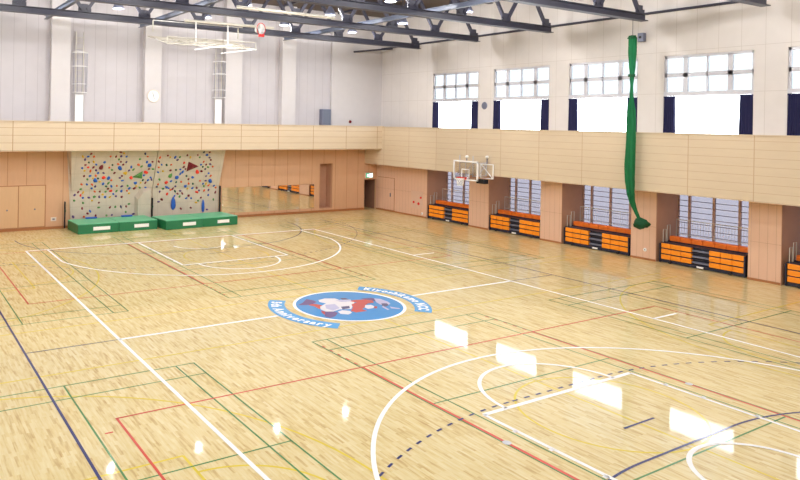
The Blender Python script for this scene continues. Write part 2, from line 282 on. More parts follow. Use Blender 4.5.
# back wall below the gallery: boxes around a niche and a doorway
w = MB()
w.box(XL, 11.66, YB, YB+.2, 0, 4.6).box(11.66, 12.66, YB, YB+.2, 3.2, 4.6).box(11.66, 12.66, YB, YB+.2, 0, .25)
w.box(12.66, 15.3, YB, YB+.2, 0, 4.6).box(15.3, XR, YB, YB+.2, 2.06, 4.6)
w.box(XR, 18.05, YB, YB+.2, 0, 4.6)
struct('wall_back', w, M['low_back'])
n = MB().box(11.6, 12.7, YB+.75, YB+.85, .2, 3.3).box(11.56, 11.66, YB+.2, YB+.85, .2, 3.3).box(12.66, 12.76, YB+.2, YB+.85, .2, 3.3)
n.box(11.56, 12.76, YB+.2, YB+.85, 3.2, 3.3).box(11.56, 12.76, YB+.2, YB+.85, .17, .27)
struct('trim_1', n, M['bay'])
n = MB().box(15.2, XR+.1, YB+1.3, YB+1.4, 0, 2.2).box(15.2, 15.3, YB+.2, YB+1.4, 0, 2.2).box(XR, XR+.1, YB+.2, YB+1.4, 0, 2.2).box(15.2, XR+.1, YB+.2, YB+1.4, 2.06, 2.2)
struct('trim_2', n, M['dark_recess'])
struct('baseboard_back', MB().box(XL, 15.3, YB-.03, YB-.001, 0, .14), M['skirting'])
# galleries: fascia, floor slab
struct('trim_3', MB().box(XL, 15.3, 18.05, 18.2, 4.22, 5.70).box(XL, 15.3, 18.2, YB, 4.3, 4.6), M['band_back'])
struct('trim_4', MB().box(15.3, 15.45, YF, YB, 3.17, 5.68).box(15.45, 18.1, YF, YB, 3.17, 3.4), M['band_side'])
struct('trim_5', MB().box(XL, 15.4, 18.0, 18.24, 5.70, 5.74).box(15.26, 15.5, YF, YB, 5.68, 5.72), M['band_side'])
# upper back wall with pilasters
w = MB().box(XL, 18.05, YU, YU+.3, 4.6, ZC)
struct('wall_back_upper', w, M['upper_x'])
w = MB()
for x0, x1 in ((-15.3,-14.3),(-10.3,-9.3),(-5.4,-4.42),(-.3,.66),(4.72,5.82),(8.65,9.66)): w.box(x0, x1, YU-.45, YU-.002, 4.6, ZC)
w.box(12.6, XU, YU-.2, YU-.002, 4.6, ZC)
struct('trim_6', w, M['pilaster'])
# right wall: piers between the bleacher bays
bays = [(11.1,14.75),(5.98,9.58),(.9,4.68),(-4.1,-.3),(-9.05,-5.27),(-14.05,-10.4)]
w = MB(); ys = [YB] + [v for b in bays for v in (b[1], b[0])] + [YF]
for i in range(0, len(ys), 2): w.box(XR, 18.05, ys[i+1], ys[i], 0, 3.17)
struct('wall_right', w, M['low_side'])
w = MB()
for y0, y1 in bays:
    w.box(XR+.02, 18.04, y1-.012, y1+.0, 0.001, 3.165).box(XR+.02, 18.04, y0, y0+.012, 0.001, 3.165)
    w.box(18.05, 18.2, y0, y1, 0, .85)
struct('trim_7', w, M['bay'])
w = MB()
for i in range(0, len(ys), 2): w.box(XR-.02, XR-.001, ys[i+1], ys[i], 0, .09)
struct('baseboard_right', w, M['skirting'])
# upper right wall with window openings
wins = [(10.95,14.85),(5.92,9.77),(.98,4.72),(-3.98,-.27),(-9.0,-5.2),(-14.0,-10.2),(-19,-15.2)]
def pierced(x0, x1):
    w = MB(); ys = [YU] + [v for b in wins for v in (b[1], b[0])] + [YF]
    for i in range(0, len(ys), 2): w.box(x0, x1, ys[i+1], ys[i], 3.4, ZC)
    for y0, y1 in wins: w.box(x0, x1, y0, y1, 9.12, ZC).box(x0, x1, y0, y1, 3.4, 5.3)
    return w
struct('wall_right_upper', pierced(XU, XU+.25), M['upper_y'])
w = pierced(XL-.25, XL); w.box(XL-.25, XL, YF, YU, 0, 3.4)
struct('wall_left', w, M['upper_y'])
struct('wall_front', MB().box(XL-.3, 18.2, YF-.3, YF, 0, ZC), M['upper_x'])
# windows
def window(k, xw, y0, y1, s=1):
    fr = MB(); x0, x1 = xw+.06*s, xw+.14*s
    W = y1-y0; e = .09
    fr.box(x0, x1, y0, y0+e, 5.3, 9.12).box(x0, x1, y1-e, y1, 5.3, 9.12).box(x0, x1, y0, y1, 9.0, 9.12).box(x0, x1, y0, y1, 5.3, 5.36)
    fr.box(xw+.0*s, x1, y0, y1, 7.34, 7.52)                      # transom bar
    fr.box(x0, x1, y0, y1, 8.17, 8.35)
    for t, h in ((.25,.1),(.5,.035),(.75,.1)):
        fr.box(x0, x1, y0+W*t-h, y0+W*t+h, 7.5, 9.05)
    f = struct('window_%d' % k, fr, M['alu'])
    g = MB().box(xw+.10*s, xw+.105*s, y0+e, y1-e, 7.48, 9.04); g.build('upper_pane', M['frost'], f)
    g = MB().box(xw+.10*s, xw+.105*s, y0+e, y1-e, 5.34, 7.38); g.build('lower_pane', M['clear' if s > 0 else 'frost'], f)
k = 1
for y0, y1 in wins: window(k, XU, y0, y1); k += 1
for y0, y1 in wins: window(k, XL, y0, y1, -1); k += 1
# windows at the back of each bay
for y0, y1 in bays:
    fr = MB(); xb = 18.0
    fr.box(xb, xb+.08, y0, y0+.06, .85, 3.17).box(xb, xb+.08, y1-.06, y1, .85, 3.17).box(xb, xb+.08, y0, y1, .85, .92).box(xb, xb+.08, y0, y1, 3.1, 3.17)
    for t in (.14, .42, .70, .93): fr.box(xb-.03, xb+.08, y1-(y1-y0)*t-.045, y1-(y1-y0)*t+.045, .9, 3.15)
    f = struct('window_%d' % k, fr, M['mullion']); k += 1
    hb = MB()
    for i in range(8): hb.box(xb+.0, xb+.05, y0, y1, 1.16+i*.25, 1.16+i*.25+.026)
    hb.build('glazing_bars', M['bay_bar'], f)
    MB().box(xb+.05, xb+.055, y0+.05, y1-.05, .9, 3.13).build('pane', M['lilac_glass'], f)
# doors
def leaf(mb, x0, x1, z0, z1, y): mb.rbox(x0, x1, y-.035, y, z0, z1, .006)
d = struct('door_1', MB().box(-8.32, -5.55, YB-.02, YB-.001, .15, 2.36), M['skirting'])
for a, b, hx in ((-8.26,-6.93,-7.45),(-6.89,-5.60,-6.1)):
    q = MB(); leaf(q, a, b, .18, 2.32, YB-.02); p = q.build('door_leaf', M['door'], d)
    MB().lathe([(0,-.04),(.03,-.04),(.03,-.02),(.045,-.0),(0,0)], (hx, YB-.055, 1.1), 14, 'y').build('door_handle', M['grey_bar'], p)
q = MB().box(XR-.012, XR-.001, 17.93, 19.72, .1, 2.27)
d = struct('door_2', q, M['skirting']); q = MB().rbox(XR-.03, XR-.012, 17.96, 19.69, .12, 2.24, .004)
p = q.build('door_leaf', M['low_side'], d); MB().rbox(XR-.08, XR-.03, 18.3, 18.36, 1.0, 1.25, .012).build('door_handle', M['grey_bar'], p)

# ------------------------------------------------------------------ fittings on the walls
t = thing('exit_sign', 'lit green and white exit sign with running figure above the dark doorway in the corner', 'sign', (15.66, YB, 2.16), group=None)
MB().rbox(-.32, .32, -.09, -.0, 0, .36, .012).build('sign_case', M['offwhite'], t)
gm = mat('exit_green', rgb(40,150,110), .4); wm = mat('exit_white', (1,1,1,1), .4)
for mm, c, e in ((gm, (.1,.5,.3,1), .8), (wm, (.9,1,1,1), 1.6)):
    bb = mm.node_tree.nodes['Principled BSDF']; bb.inputs['Emission Color'].default_value = c; bb.inputs['Emission Strength'].default_value = e
MB().box(-.29, .29, -.096, -.09, .03, .33).build('sign_face', gm, t)
f = MB().box(.0, .27, -.1, -.096, .05, .31); f.build('door_symbol', wm, t)
f = MB(); f.disc((-.12,-.1,.27), .028, 'y', 12); f.bar((-.12,-.1,.24), (-.15,-.1,.15), .004, .05); f.bar((-.15,-.1,.16), (-.08,-.1,.11), .004, .03); f.bar((-.08,-.1,.11),(-.08,-.1,.05),.004,.03)
f.bar((-.15,-.1,.16), (-.2,-.1,.09), .004, .03); f.bar((-.12,-.1,.22),(-.06,-.1,.19),.004,.025); f.bar((-.13,-.1,.22),(-.2,-.1,.19),.004,.025)
f.build('running_figure', wm, t)

mr = MB()
for i in range(6): mr.box(4.64+i*1.1, 4.64+i*1.1+1.085, YB-.012, YB-.004, .3, 1.86)
tag(mr.build('wall_mirror', M['mirror']), 'long low wall mirror reflecting the floor and orange bleachers', 'mirror')

def wall_clock(x, y, z):
    t = thing('wall_clock', 'round white clock on a pilaster of the upper back wall', 'clock', (x, y, z))
    MB().lathe([(0,0),(.36,0),(.38,-.03),(.36,-.08),(.32,-.08),(.32,-.05)], axis='y', n=32).build('clock_case', M['offwhite'], t, smooth=False)
    MB().disc((0,-.052,0), .33, 'y', 32).build('clock_face', M['white'], t)
    h = MB().bar((0,-.06,0),(-.06,-.06,.2),.012,.035).bar((0,-.06,0),(.05,-.06,-.17),.012,.03); h.build('clock_hands', M['black'], t)
wall_clock(.2, YU-.452, 7.25)

t = thing('wall_loudspeaker', 'grey box loudspeaker standing against the upper back wall near the corner', 'speaker', (12.1, YU-.02, 5.75))
MB().rbox(-.34, .34, -.4, 0, 0, 1.05, .03).build('cabinet', M['grey_bar'], t); MB().box(-.29,.29,-.415,-.4,.05,1.0).build('grille', M['steel_blue'], t)
t = thing('alarm_lamp', 'small dark red alarm lamp on the upper back wall above the gallery rail', 'lamp', (14.1, YU-.2, 6.0))
MB().lathe([(0,0),(.13,0),(.13,-.05),(0,-.05)], axis='y').build('lamp_base', M['offwhite'], t); MB().lathe([(.1,-.05),(.09,-.12),(.05,-.16),(0,-.17)], axis='y').build('lamp_dome', M['hold_darkred'], t, smooth=True)
t = thing('security_camera', 'small grey box fixed high on the right wall beside the green net top', 'camera', (XU, .72, 10.05))
MB().rbox(-.28,-.05,-.14,.14,-.2,.2,.02).build('housing', M['grey_bar'], t); MB().box(-.05,0,-.04,.04,-.06,.06).build('bracket', M['offwhite'], t); MB().lathe([(0,-.3),(.06,-.3),(.06,-.27)],axis='x').build('lens', M['black'], t)
t = thing('wall_vent', 'small round grey vent on the right wall between the first and second windows', 'vent', (XU, 10.45, 7.05))
MB().lathe([(0,-.05),(.12,-.05),(.2,-.03),(.22,0)], axis='x', n=24).build('vent_cover', M['grey_bar'], t)

# fire hydrant panel on the first pier
t = thing('fire_hose_panel', 'pale wall panel with three red fire alarm fittings beside the first bleacher bay', 'fire equipment', (XR, 15.6, .62))
MB().rbox(-.02, -.001, -.5, .62, -.1, 1.0, .004).build('panel', M['pier_panel'], t)
for y, z, r in ((-.33,.62,.07),(-.12,.22,.09),(.35,.28,.075)):
    MB().lathe([(0,-.09),(r*.7,-.085),(r,-.05),(r,-.02)], (0,y,z), 16, 'x').build('red_fitting', M['red'], t)
t = thing('wall_socket', 'small white outlet low on the back wall left of the climbing walls', 'outlet', (-5.0, YB, .42))
MB().rbox(-.28, .0, -.03, -.001, 0, .2, .01).build('plate', M['offwhite'], t); MB().box(-.2,-.08,-.034,-.03,.06,.14).build('socket', M['grey_bar'], t)
for y, z, s in ((.2,.45,'pier right of the third bleacher bay'),(15.15,.25,'pier under the fire panel')):
    t = thing('wall_socket', 'small pale round outlet low on the '+s, 'outlet', (XR, y, z))
    MB().lathe([(0,-.03),(.07,-.03),(.08,-.001)], axis='x', n=16).build('plate', M['white'], t); MB().disc((-.032,0,0),.03,'x').build('socket', M['grey_bar'], t)

# caged ladders up the back wall
def ladder(x, label):
    t = thing('caged_ladder', label, 'ladder', (x, YU-.15, 5.0), group=None)
    for s in (-.2, .2):
        MB().box(s-.02, s+.02, -.06, -.0, 0, 5.6).build('side_rail', M['cream'], t)
    for i in range(17): MB().tube([(-.2,-.03,.5+i*.3),(.2,-.03,.5+i*.3)], .014, 6).build('rung', M['cream'], t)
    for z in (2.3, 2.75, 3.7, 4.45):
        pts = [(.38*cos(radians(a)), -.03-.62*sin(radians(a)), z) for a in range(0, 181, 15)]
        MB().tube(pts, .028 if z > 3 else .018, 6).build('cage_hoop', M['white'], t)
    for a in (20, 55, 90, 125, 160):
        p = (.38*cos(radians(a)), -.03-.62*sin(radians(a)))
        MB().tube([(p[0],p[1],2.3),(p[0],p[1],4.45)], .012, 5).build('cage_bar', M['grey_bar'], t)
    MB().rbox(-.22, .22, -.1, -.065, .3, 2.2, .01).build('guard_panel', M['white'], t)
    return t
ladder(-3.88, 'white caged ladder on the back wall, left of the clock')
ladder(4.36, 'white caged ladder on the back wall, right of the clock')

# ------------------------------------------------------------------ roof steel
TY = [15.0, 10.0, 5.03, .03, -4.87]
def truss():
    t = thing('roof_truss', '', 'roof truss', (0, TY[0], 10.62), group='dark steel roof trusses')
    c = MB()   # bottom chord, an H section
    c.box(-16.7, 15.75, -.17, .17, 0, .035).box(-16.7, 15.75, -.17, .17, .27, .3).box(-16.7, 15.75, -.02, .02, .03, .28)
    c.build('bottom_chord', M['steel'], t)
    c = MB(); c.box(-16.7, 16.7, -.17, .17, 2.25, 2.29).box(-16.7, 16.7, -.17, .17, 2.51, 2.55).box(-16.7, 16.7, -.02, .02, 2.28, 2.52); c.build('top_chord', M['steel'], t)
    x = 15.4
    while x > -16.5:
        g = MB().box(x-.3, x+.3, -.025, .025, .28, .5).box(x-.16, x+.16, -.025, .025, .5, .68); g.build('gusset', M['steel'], t)
        for s in (-1, 1):
            if -16.6 < x+s*1.35 < 16.75: MB().bar((x+s*.12, 0, .42), (x+s*1.35, 0, 2.28), .14, .14).build('diagonal', M['steel'], t)
        x -= 2.9
    return t
tr = truss()
names = ['farthest, next to the back wall', 'second from the back wall', 'third from the back wall', 'fourth from the back wall, above the green net', 'nearest, its tip at the top right']
for i, (y, nm) in enumerate(zip(TY, names)):
    o = tr if i == 0 else dup(tr, (0, y, 10.62), '')
    o['label'] = 'dark steel roof truss, ' + nm
# purlins and longitudinal members
for i, x in enumerate((-14, -9.5, -5, -.5, 4, 8.5, 13)):
    o = MB().box(x-.06, x+.06, -5.2, 20.05, 0, .12).build('purlin', M['steel'], loc=(0,0,13.17))
    tag(o, 'dark steel purlin along the roof deck, %s from the left' % ('first','second','third','fourth','fifth','sixth','seventh')[i], 'purlin', 'roof purlins')
for x, lab in ((-5.9,'left of the folded basketball frame'),(-.95,'above the folded basketball frame'),(8.2,'right of the folded basketball frame')):
    o = MB().box(-.09, .09, -5, 18.9, 0, .03).box(-.09,.09,-5,18.9,.19,.22).box(-.015,.015,-5,18.9,.02,.2).build('roof_beam', M['steel_blue'], loc=(x, 0, 10.94))
    tag(o, 'grey blue beam running towards the back wall ' + lab, 'roof beam', 'grey blue roof beams')
o = MB().tube([(XU-.1, YU-.25, 11.12), (XU-.1, -7, 11.12)], .06, 8).build('tie_rod', M['steel'])
tag(o, 'dark round pipe running along the top of the right wall', 'pipe')
for y in TY:
    pass
o = MB().tube([(14.3, YU-.25, 10.75),(16.5, 18.6, 11.0)], .06, 8).build('wind_brace', M['steel']); tag(o, 'dark diagonal brace in the far right roof corner', 'brace')

# lamps
def lamp():
    t = thing('high_bay_lamp', '', 'lamp', (0,0,11.3), group='high bay lamps under the roof')
    MB().lathe([(.08,.5),(.1,.4),(.17,.28),(.24,.14),(.27,0),(.26,0),(.22,.13),(.15,.26),(.0,.27)], n=20).build('reflector', M['grey_bar'], t, smooth=True)
    MB().lathe([(0,.08),(.18,.08),(.2,.12),(0,.13)], n=16).build('bulb', M['bulb'], t)
    MB().tube([(0,0,.6),(0,0,1.95)], .02, 6).build('stem', M['steel'], t)
    return t
LX = (-12.5, -7.85, -3.2, 1.45, 6.15, 10.82); LY = (15.35, 10.7, 5.9, .8, -4.0, -9.0, -14.0)
l0 = lamp(); first = True
xn = ('sixth','fifth','fourth','third','second','first'); yn = ('farthest','second farthest','third farthest','fourth farthest','third nearest','second nearest','nearest')
ld = bpy.data.lights.new('lamp_light', 'POINT'); ld.shadow_soft_size = .11; ld.energy = LAMP_W; ld.color = (1,.98,.95)
for j, y in enumerate(LY):
    for i, x in enumerate(LX):
        if first: o = l0; o.location = (x, y, 11.3); first = False
        else: o = dup(l0, (x, y, 11.3), '')
        o['label'] = 'white high bay lamp, %s from the right in the %s row' % (xn[i], yn[j])
        lo = bpy.data.objects.new('lamp_light', ld); C.objects.link(lo); lo.location = (0, 0, -.09); lo.parent = o
# ------------------------------------------------------------------ floor markings
Z = .002
def marks(name, mb, m, label, cat='court marking'):
    return tag(mb.build(name, m), label, cat)
y_ = MB(); W = .05
for s in (1, -1):                      # yellow cross courts, halves of the hall
    c = 9.3*s
    y_.line((-14.2, c-7.5), (14.2, c-7.5), W, Z).line((-14.2, c+7.5), (14.2, c+7.5), W, Z).line((0, c-7.5), (0, c+7.5), W, Z)
    y_.arc((0, c), 1.85, 0, 360, W, Z)
    for q in (1, -1):
        y_.line((8.4*q, c+2.45), (14.2*q, c+2.45), W, Z).line((8.4*q, c-2.45), (14.2*q, c-2.45), W, Z).line((8.4*q, c-2.45), (8.4*q, c+2.45), W, Z)
        a = (90, 270) if q > 0 else (-90, 90)
        y_.arc((8.4*q, c), 1.8, a[0], a[1], W, Z); y_.arc((12.6*q, c), 6.8, a[0], a[1], W, Z)
        y_.line((12.6*q, c+6.8), (14.2*q, c+6.8), W, Z).line((12.6*q, c-6.8), (14.2*q, c-6.8), W, Z)
marks('yellow_court_lines', y_, M['line_yellow'], 'thin yellow basketball lines of the small cross courts on the floor')
g_ = MB(); W = .038; Z = .003
for c in (-9.5, 0, 9.5):
    for s in (1, -1):
        for x in (3.05, 2.59, -2.59, -3.05): g_.line((c+x, 2.6*s), (c+x, 16.0*s), W, Z)
        for y in (2.6, 3.36, 7.28, 11.3, 15.2, 16.0): g_.line((c-3.07, y*s), (c+3.07, y*s), W, Z)
        if c: g_.line((c, 2.6*s), (c, 7.28*s), W, Z).line((c, 11.3*s), (c, 16*s), W, Z)
marks('badminton_court_lines', g_, M['line_green'], 'thin green badminton court lines on the floor')
r_ = MB(); W = .05; Z = .004
for s in (1, -1):
    for y in (4.8, 13.8): r_.line((-9, y*s), (9, y*s), W, Z)
    for x in (-8.97, 8.97, -3, 3): r_.line((x, 4.8*s), (x, 13.8*s), W+.02*(abs(x)<4), Z)
    for x in (-3, 3):
        for i in range(5): r_.line((x, (4.6-i*.36)*s), (x, (4.45-i*.36)*s), W, Z)
r_.line((-9.35, -5.35), (-9.2, -5.35), W, Z)
marks('volleyball_court_lines', r_, M['line_red'], 'red volleyball court lines on the floor')
b_ = MB(); Z = .005
for x in (-9.87, 9.87): b_.line((x, -17), (x, 17), .055, Z)
b_.line((-9.87, 0), (-7.5, 0), .035, Z).line((7.5, 0), (9.87, 0), .035, Z)
for s in (1, -1):
    q = 17*s
    b_.line((-1.5, q-6*s), (1.5, q-6*s), .05, Z)
    for sx in (1, -1):
        a0 = 270 if s > 0 else 90; a1 = a0 + 90*sx*s
        b_.arc((1.5*sx, q), 6, a0, a1, .05, Z)
        n = 34; th = radians(90)*(1 if True else 0)
        for i in range(0, 78, 2):          # dashed nine metre line
            p0, p1 = a0 + (a1-a0)*i/78, a0 + (a1-a0)*(i+.9)/78
            b_.arc((1.5*sx, q), 9, p0, p1, .05, Z, 3)
    for i in range(8): b_.line((-1.4+i*.37, q-9*s), (-1.23+i*.37, q-9*s), .05, Z)
    b_.line((-.5, q-7*s), (.5, q-7*s), .05, Z)
marks('handball_court_lines', b_, M['line_blue'], 'dark blue handball lines on the floor, with a dashed arc near the front')
w_ = MB(); W = .09; Z = .006
for s in (-7.5, 7.5): w_.line((s, -14), (s, 14), W, Z)
w_.line((-7.5, 0), (-2.64, 0), .12, Z).line((2.62, 0), (7.5, 0), .12, Z)
for s in (1, -1):
    w_.line((-7.53, 14*s), (7.53, 14*s), .13, Z).line((-2.45, 8.2*s), (2.45, 8.2*s), .11, Z)
    w_.line((7.5, 5.67*s), (8.75, 5.67*s), W, Z)
    for x in (-2.45, 2.45):
        w_.line((x, 14*s), (x, 8.2*s), W, Z)
        k = 1 if x > 0 else -1
        for yy in (12.15,11.0,9.9,9.05): w_.line((x+.05*k, (yy+.04)*s), (x+.05*k, (yy-.04)*s), .1, Z)
    a0 = 180 if s > 0 else 0
    w_.arc((0, 8.2*s), 1.8, a0, a0+180, W, Z); w_.arc((0, 12.425*s), 1.25, a0, a0+180, W, Z)
    for x in (-6.6, 6.6): w_.line((x, 14*s), (x, 13.83*s), W, Z) if False else w_.line((x, 14*s), (x, 11.03*s), W, Z)
    al = math.degrees(math.acos(6.6/6.75))
    w_.arc((0, 12.425*s), 6.75, a0+al*1.0, a0+180-al*1.0, W, Z, 90)
marks('basketball_court_lines', w_, M['line_white'], 'bold white lines of the main basketball court on the floor')

# anniversary emblem in the centre circle
t = thing('court_emblem', 'round blue emblem with a red, white and purple figure in the centre circle', 'emblem', (0,0,0))
MB().arc((0,0), 1.78, 0, 360, .1, .0075, 96).build('white_ring', M['line_white'], t)
MB().disc((0,0,.0070), 1.75, 'z', 96).build('blue_disc', M['line_emblem'], t)
zz = .0080
cols = {'red':'ered','purple':'epurple','white':'ewhite','navy':'enavy','lilac':'elilac'}
for c, pts in EMBLEM:
    zz += .0003; MB().poly(pts, zz).build(c + '_shape', M['line_' + cols[c]], t)
def banner(a0, a1, text, r_text, size, cw, label, name):
    t = thing('floor_banner', label, 'banner', (0,0,0))
    MB().arc((0,0), 2.36, a0, a1, .54, .007, 48).build('banner_band', M['line_banner'], t)
    vs = MB(); n = len(text); sgn = -1 if cw else 1
    wd = []
    for ch in text:
        if ch == ' ': wd.append((None, .13*size/.4)); continue
        cu = bpy.data.curves.new('c', 'FONT'); cu.body = ch; cu.size = size; cu.offset = .02; cu.resolution_u = 3
        ob = bpy.data.objects.new('c', cu); C.objects.link(ob); dg = bpy.context.evaluated_depsgraph_get(); dg.update()
        me = bpy.data.meshes.new_from_object(ob.evaluated_get(dg)); bpy.data.objects.remove(ob)
        vv = [(v.co.x, v.co.y) for v in me.vertices]; ff = [tuple(p.vertices) for p in me.polygons]
        x0 = min(v[0] for v in vv); x1 = max(v[0] for v in vv)
        wd.append(((vv, ff, x0), x1-x0+.055)); bpy.data.meshes.remove(me)
    tot = sum(w for _, w in wd); span = radians(abs(a1-a0))*r_text*.90; k = span/tot
    pos = 0; start = radians(a0 if not cw else a1); start += sgn*radians(abs(a1-a0))*.05
    for g, w in wd:
        if g:
            vv, ff, x0 = g; out = []
            for x, y in vv:
                th = start + sgn*((x-x0+pos+.027)*k)/r_text
                r = (r_text - y) if not cw else (r_text + y)
                out.append((r*cos(th), r*sin(th), .0085))
            vs.add(out, ff)
        pos += w
    vs.build('lettering', M['line_white'], t)
banner(138, 227.5, '5th Anniversary', 2.51, .44, False, 'curved light blue floor banner reading 5th Anniversary, left of the emblem', 'a')
banner(-48, 47, 'Kiyoshikamo NCC', 2.22, .44, True, 'curved light blue floor banner with a white name, right of the emblem', 'b')
for x, lab in ((-3, 'left red attack line near the front'), (3, 'right red attack line near the front')):
    t = MB().disc((0,0,0), .085, 'z', 18).build('floor_socket', M['alu'], loc=(x,-9.3,.0075)); tag(t, 'small round pale socket cover set in the '+lab, 'floor socket')

# ------------------------------------------------------------------ climbing walls and crash mats
YW = 19.86
def wy(z): return YW if z < 1.9 else YW - (z-1.9)/2.3*.9
def climbing_wall(x0, x1, holds, label, yoff=0, lean=0):
    t = thing('climbing_wall', label, 'climbing wall', (x0, 0, 0))
    p = MB(); w = x1-x0; T = .0
    prof = [(YB-.005, 0), (YW, 0), (YW, 1.9), (wy(4.19), 4.19), (YB-.005, 4.19)]
    n = len(prof)
    p.add([(lean*(1-max(0,z-1.9)/2.3),y,z) for y, z in prof]+[(w,y,z) for y, z in prof], [tuple(range(n)), tuple(range(n, 2*n))[::-1]]+[(i,(i+1)%n,n+(i+1)%n,n+i) for i in range(n)])
    p.build('climbing_panel', M['climb'], t)
    def hold(mb, x, z, sz, rnd):
        r = .062*sz**.85; y = wy(z); nrm = 0 if z < 1.9 else .37
        # a faceted, flattened lump standing proud of the panel
        k = 7 if sz < 1.5 else 9; prof = [(1.0, 0), (1.0, .25), (.75, .6), (.35, .8), (0.01, .85)]; vs = []; ph = rnd.random()*6
        asp = 1+rnd.random()*.5; rot = rnd.random()*pi
        jit = [.8+.4*rnd.random() for _ in range(k)]
        for (a, h) in prof:
            for i in range(k):
                th = ph+2*pi*i/k; u, v = a*r*jit[i]*cos(th)*asp, a*r*jit[i]*sin(th)/asp**.4
                u, v = u*cos(rot)-v*sin(rot), u*sin(rot)+v*cos(rot)
                d = h*r*.9
                vs.append((x-x0+u, y - d*cos(nrm) - v*sin(nrm), z + v*cos(nrm) - d*sin(nrm)))
        fs = [(j*k+i, j*k+(i+1)%k, (j+1)*k+(i+1)%k, (j+1)*k+i) for j in range(len(prof)-1) for i in range(k)]
        mb.add(vs, fs)
    rnd = random.Random(3); stuff = {}; hs = holds.split(' ')
    mats_ = {}
    code = {'m':'maroon','b':'blue','o':'orange','p':'purple','y':'yellow','d':'darkgreen','g':'green','r':'red','k':'darkred','n':'navy'}
    rest = MB(); rest_m = []
    for i, h in enumerate(hs):
        a = h.split(','); x, z, c, sz = float(a[0]), float(a[1]), code[a[2]], float(a[3])
        x = min(max(x, x0+.12), x1-.12); z = min(z, 4.1)
        if i < 100:
            mb = MB()
            if sz == 3:      # triangular volume
                q = [(-.3,-.28),(.42,.02),(-.26,.32)] if c == 'darkred' else [(-.3,-.1),(.3,-.2),(.28,.24)]
                y = wy(z); vs = [(x-x0+u, wy(z+v)-.001, z+v) for u, v in q] + [(x-x0, y-.2, z)]
                mb.add(vs, [(0,1,3),(1,2,3),(2,0,3)])
            elif sz > 3.2:   # tall rounded volume
                hh = .38; ww = .1 if sz < 3.55 else .15
                mb.lathe([(0,0)], n=3) if False else None
                pr = [(0.02,-hh),(ww*.8,-hh*.7),(ww,-.1),(ww*.8,hh*.5),(ww*.3,hh)]
                vs = []; k = 12
                for r_, zz_ in pr:
                    for j in range(k): vs.append((x-x0+r_*cos(2*pi*j/k), wy(z+zz_)-.02-.3*abs(r_)*(1+sin(2*pi*j/k)), z+zz_))
                mb.add(vs, [(a_*k+j, a_*k+(j+1)%k, (a_+1)*k+(j+1)%k, (a_+1)*k+j) for a_ in range(len(pr)-1) for j in range(k)])
            else: hold(mb, x, z, sz, rnd)
            mb.build('climbing_hold', M['hold_'+c], t)
        else:
            if c not in mats_: mats_[c] = len(mats_); rest_m.append(M['hold_'+c])
            before = len(rest.f); hold(rest, x, z, sz, rnd)
            for j in range(before, len(rest.f)): rest.m[j] = mats_[c]
    rest.build('small_climbing_holds', rest_m, t, kind='stuff')
    return t
climbing_wall(-4.5, .22, HOLDS_A, 'beige climbing wall with scattered coloured holds, left of the pair, above the left green mat', lean=.25)
climbing_wall(.26, 4.38, HOLDS_B, 'beige climbing wall with coloured holds, right of the pair, with a dark red triangle')
_cw = [o for o in C.objects if o.name.startswith('climbing_wall')][0]
v_ = MB(); xa, xb = 3.72, 4.66
v_.add([(xa,YW,0),(xb,YW,0),(xb,YW,2.15),(xa+.35,YW,2.0),(xa,YW,1.55),(xa+.12,YW-.3,0),(xb-.1,YW-.3,0),(xb-.1,YW-.28,1.9),(xa+.42,YW-.28,1.8),(xa+.12,YW-.28,1.4)],
       [(0,1,6,5),(1,2,7,6),(2,3,8,7),(3,4,9,8),(4,0,5,9),(5,6,7,8,9)])
v_.build('corner_volume', M['climb'], _cw)
def pad(x, label, h=1.75):
    t = thing('wall_pad', label, 'wall pad', (x, YW-.02, 0))
    MB().rbox(-.03, .03, -.16, -.0, .03, h+.1, .02).build('pad_body', M['black'], t); MB().box(-.035,.035,-.165,-.16,.9,1.0).build('pad_strap', M['green_dark'], t)
pad(-4.6, 'thin black edge pad at the left side of the left climbing wall', 1.35)
pad(.22, 'thin black edge pad between the two climbing walls', 1.35)
pad(4.42, 'thin black edge pad at the right side of the right climbing wall', 1.9)

def crash_mat(x0, x1, y0, y1, label, labels, rz=0):
    t = thing('crash_mat', label, 'mat', (x0, y0, 0), rz, group=None)
    w, d = x1-x0, y1-y0
    for a, b in ((0, w/2-.008), (w/2+.008, w)):
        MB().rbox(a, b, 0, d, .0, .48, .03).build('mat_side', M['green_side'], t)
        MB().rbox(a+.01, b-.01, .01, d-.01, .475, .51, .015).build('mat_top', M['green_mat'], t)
    for a, b in labels: MB().box(a, b, -.008, .001, .16, .34).build('mat_label', M['white'], t)
crash_mat(-4.44, -.2, 17.5, 19.5, 'thick green crash mat under the left climbing wall', ((.78,1.66),(2.95,3.75)), .03)
crash_mat(.06, 4.46, 17.02, 18.98, 'thick green crash mat under the right climbing wall, set further forward', ((.98,1.76),(3.1,3.85)), .07)
for x, y, z, lab in ((-3.3, 19.5, .475, 'small blue cushion lying at the back of the left crash mat, left one'), (-1.35, 19.5, .475, 'small blue cushion lying at the back of the left crash mat, right one')):
    tag(MB().rbox(-.3,.3,-.1,.1,0,.08,.03).build('cushion', M['hold_blue'], loc=(x,19.4,z+.036)), lab, 'cushion')

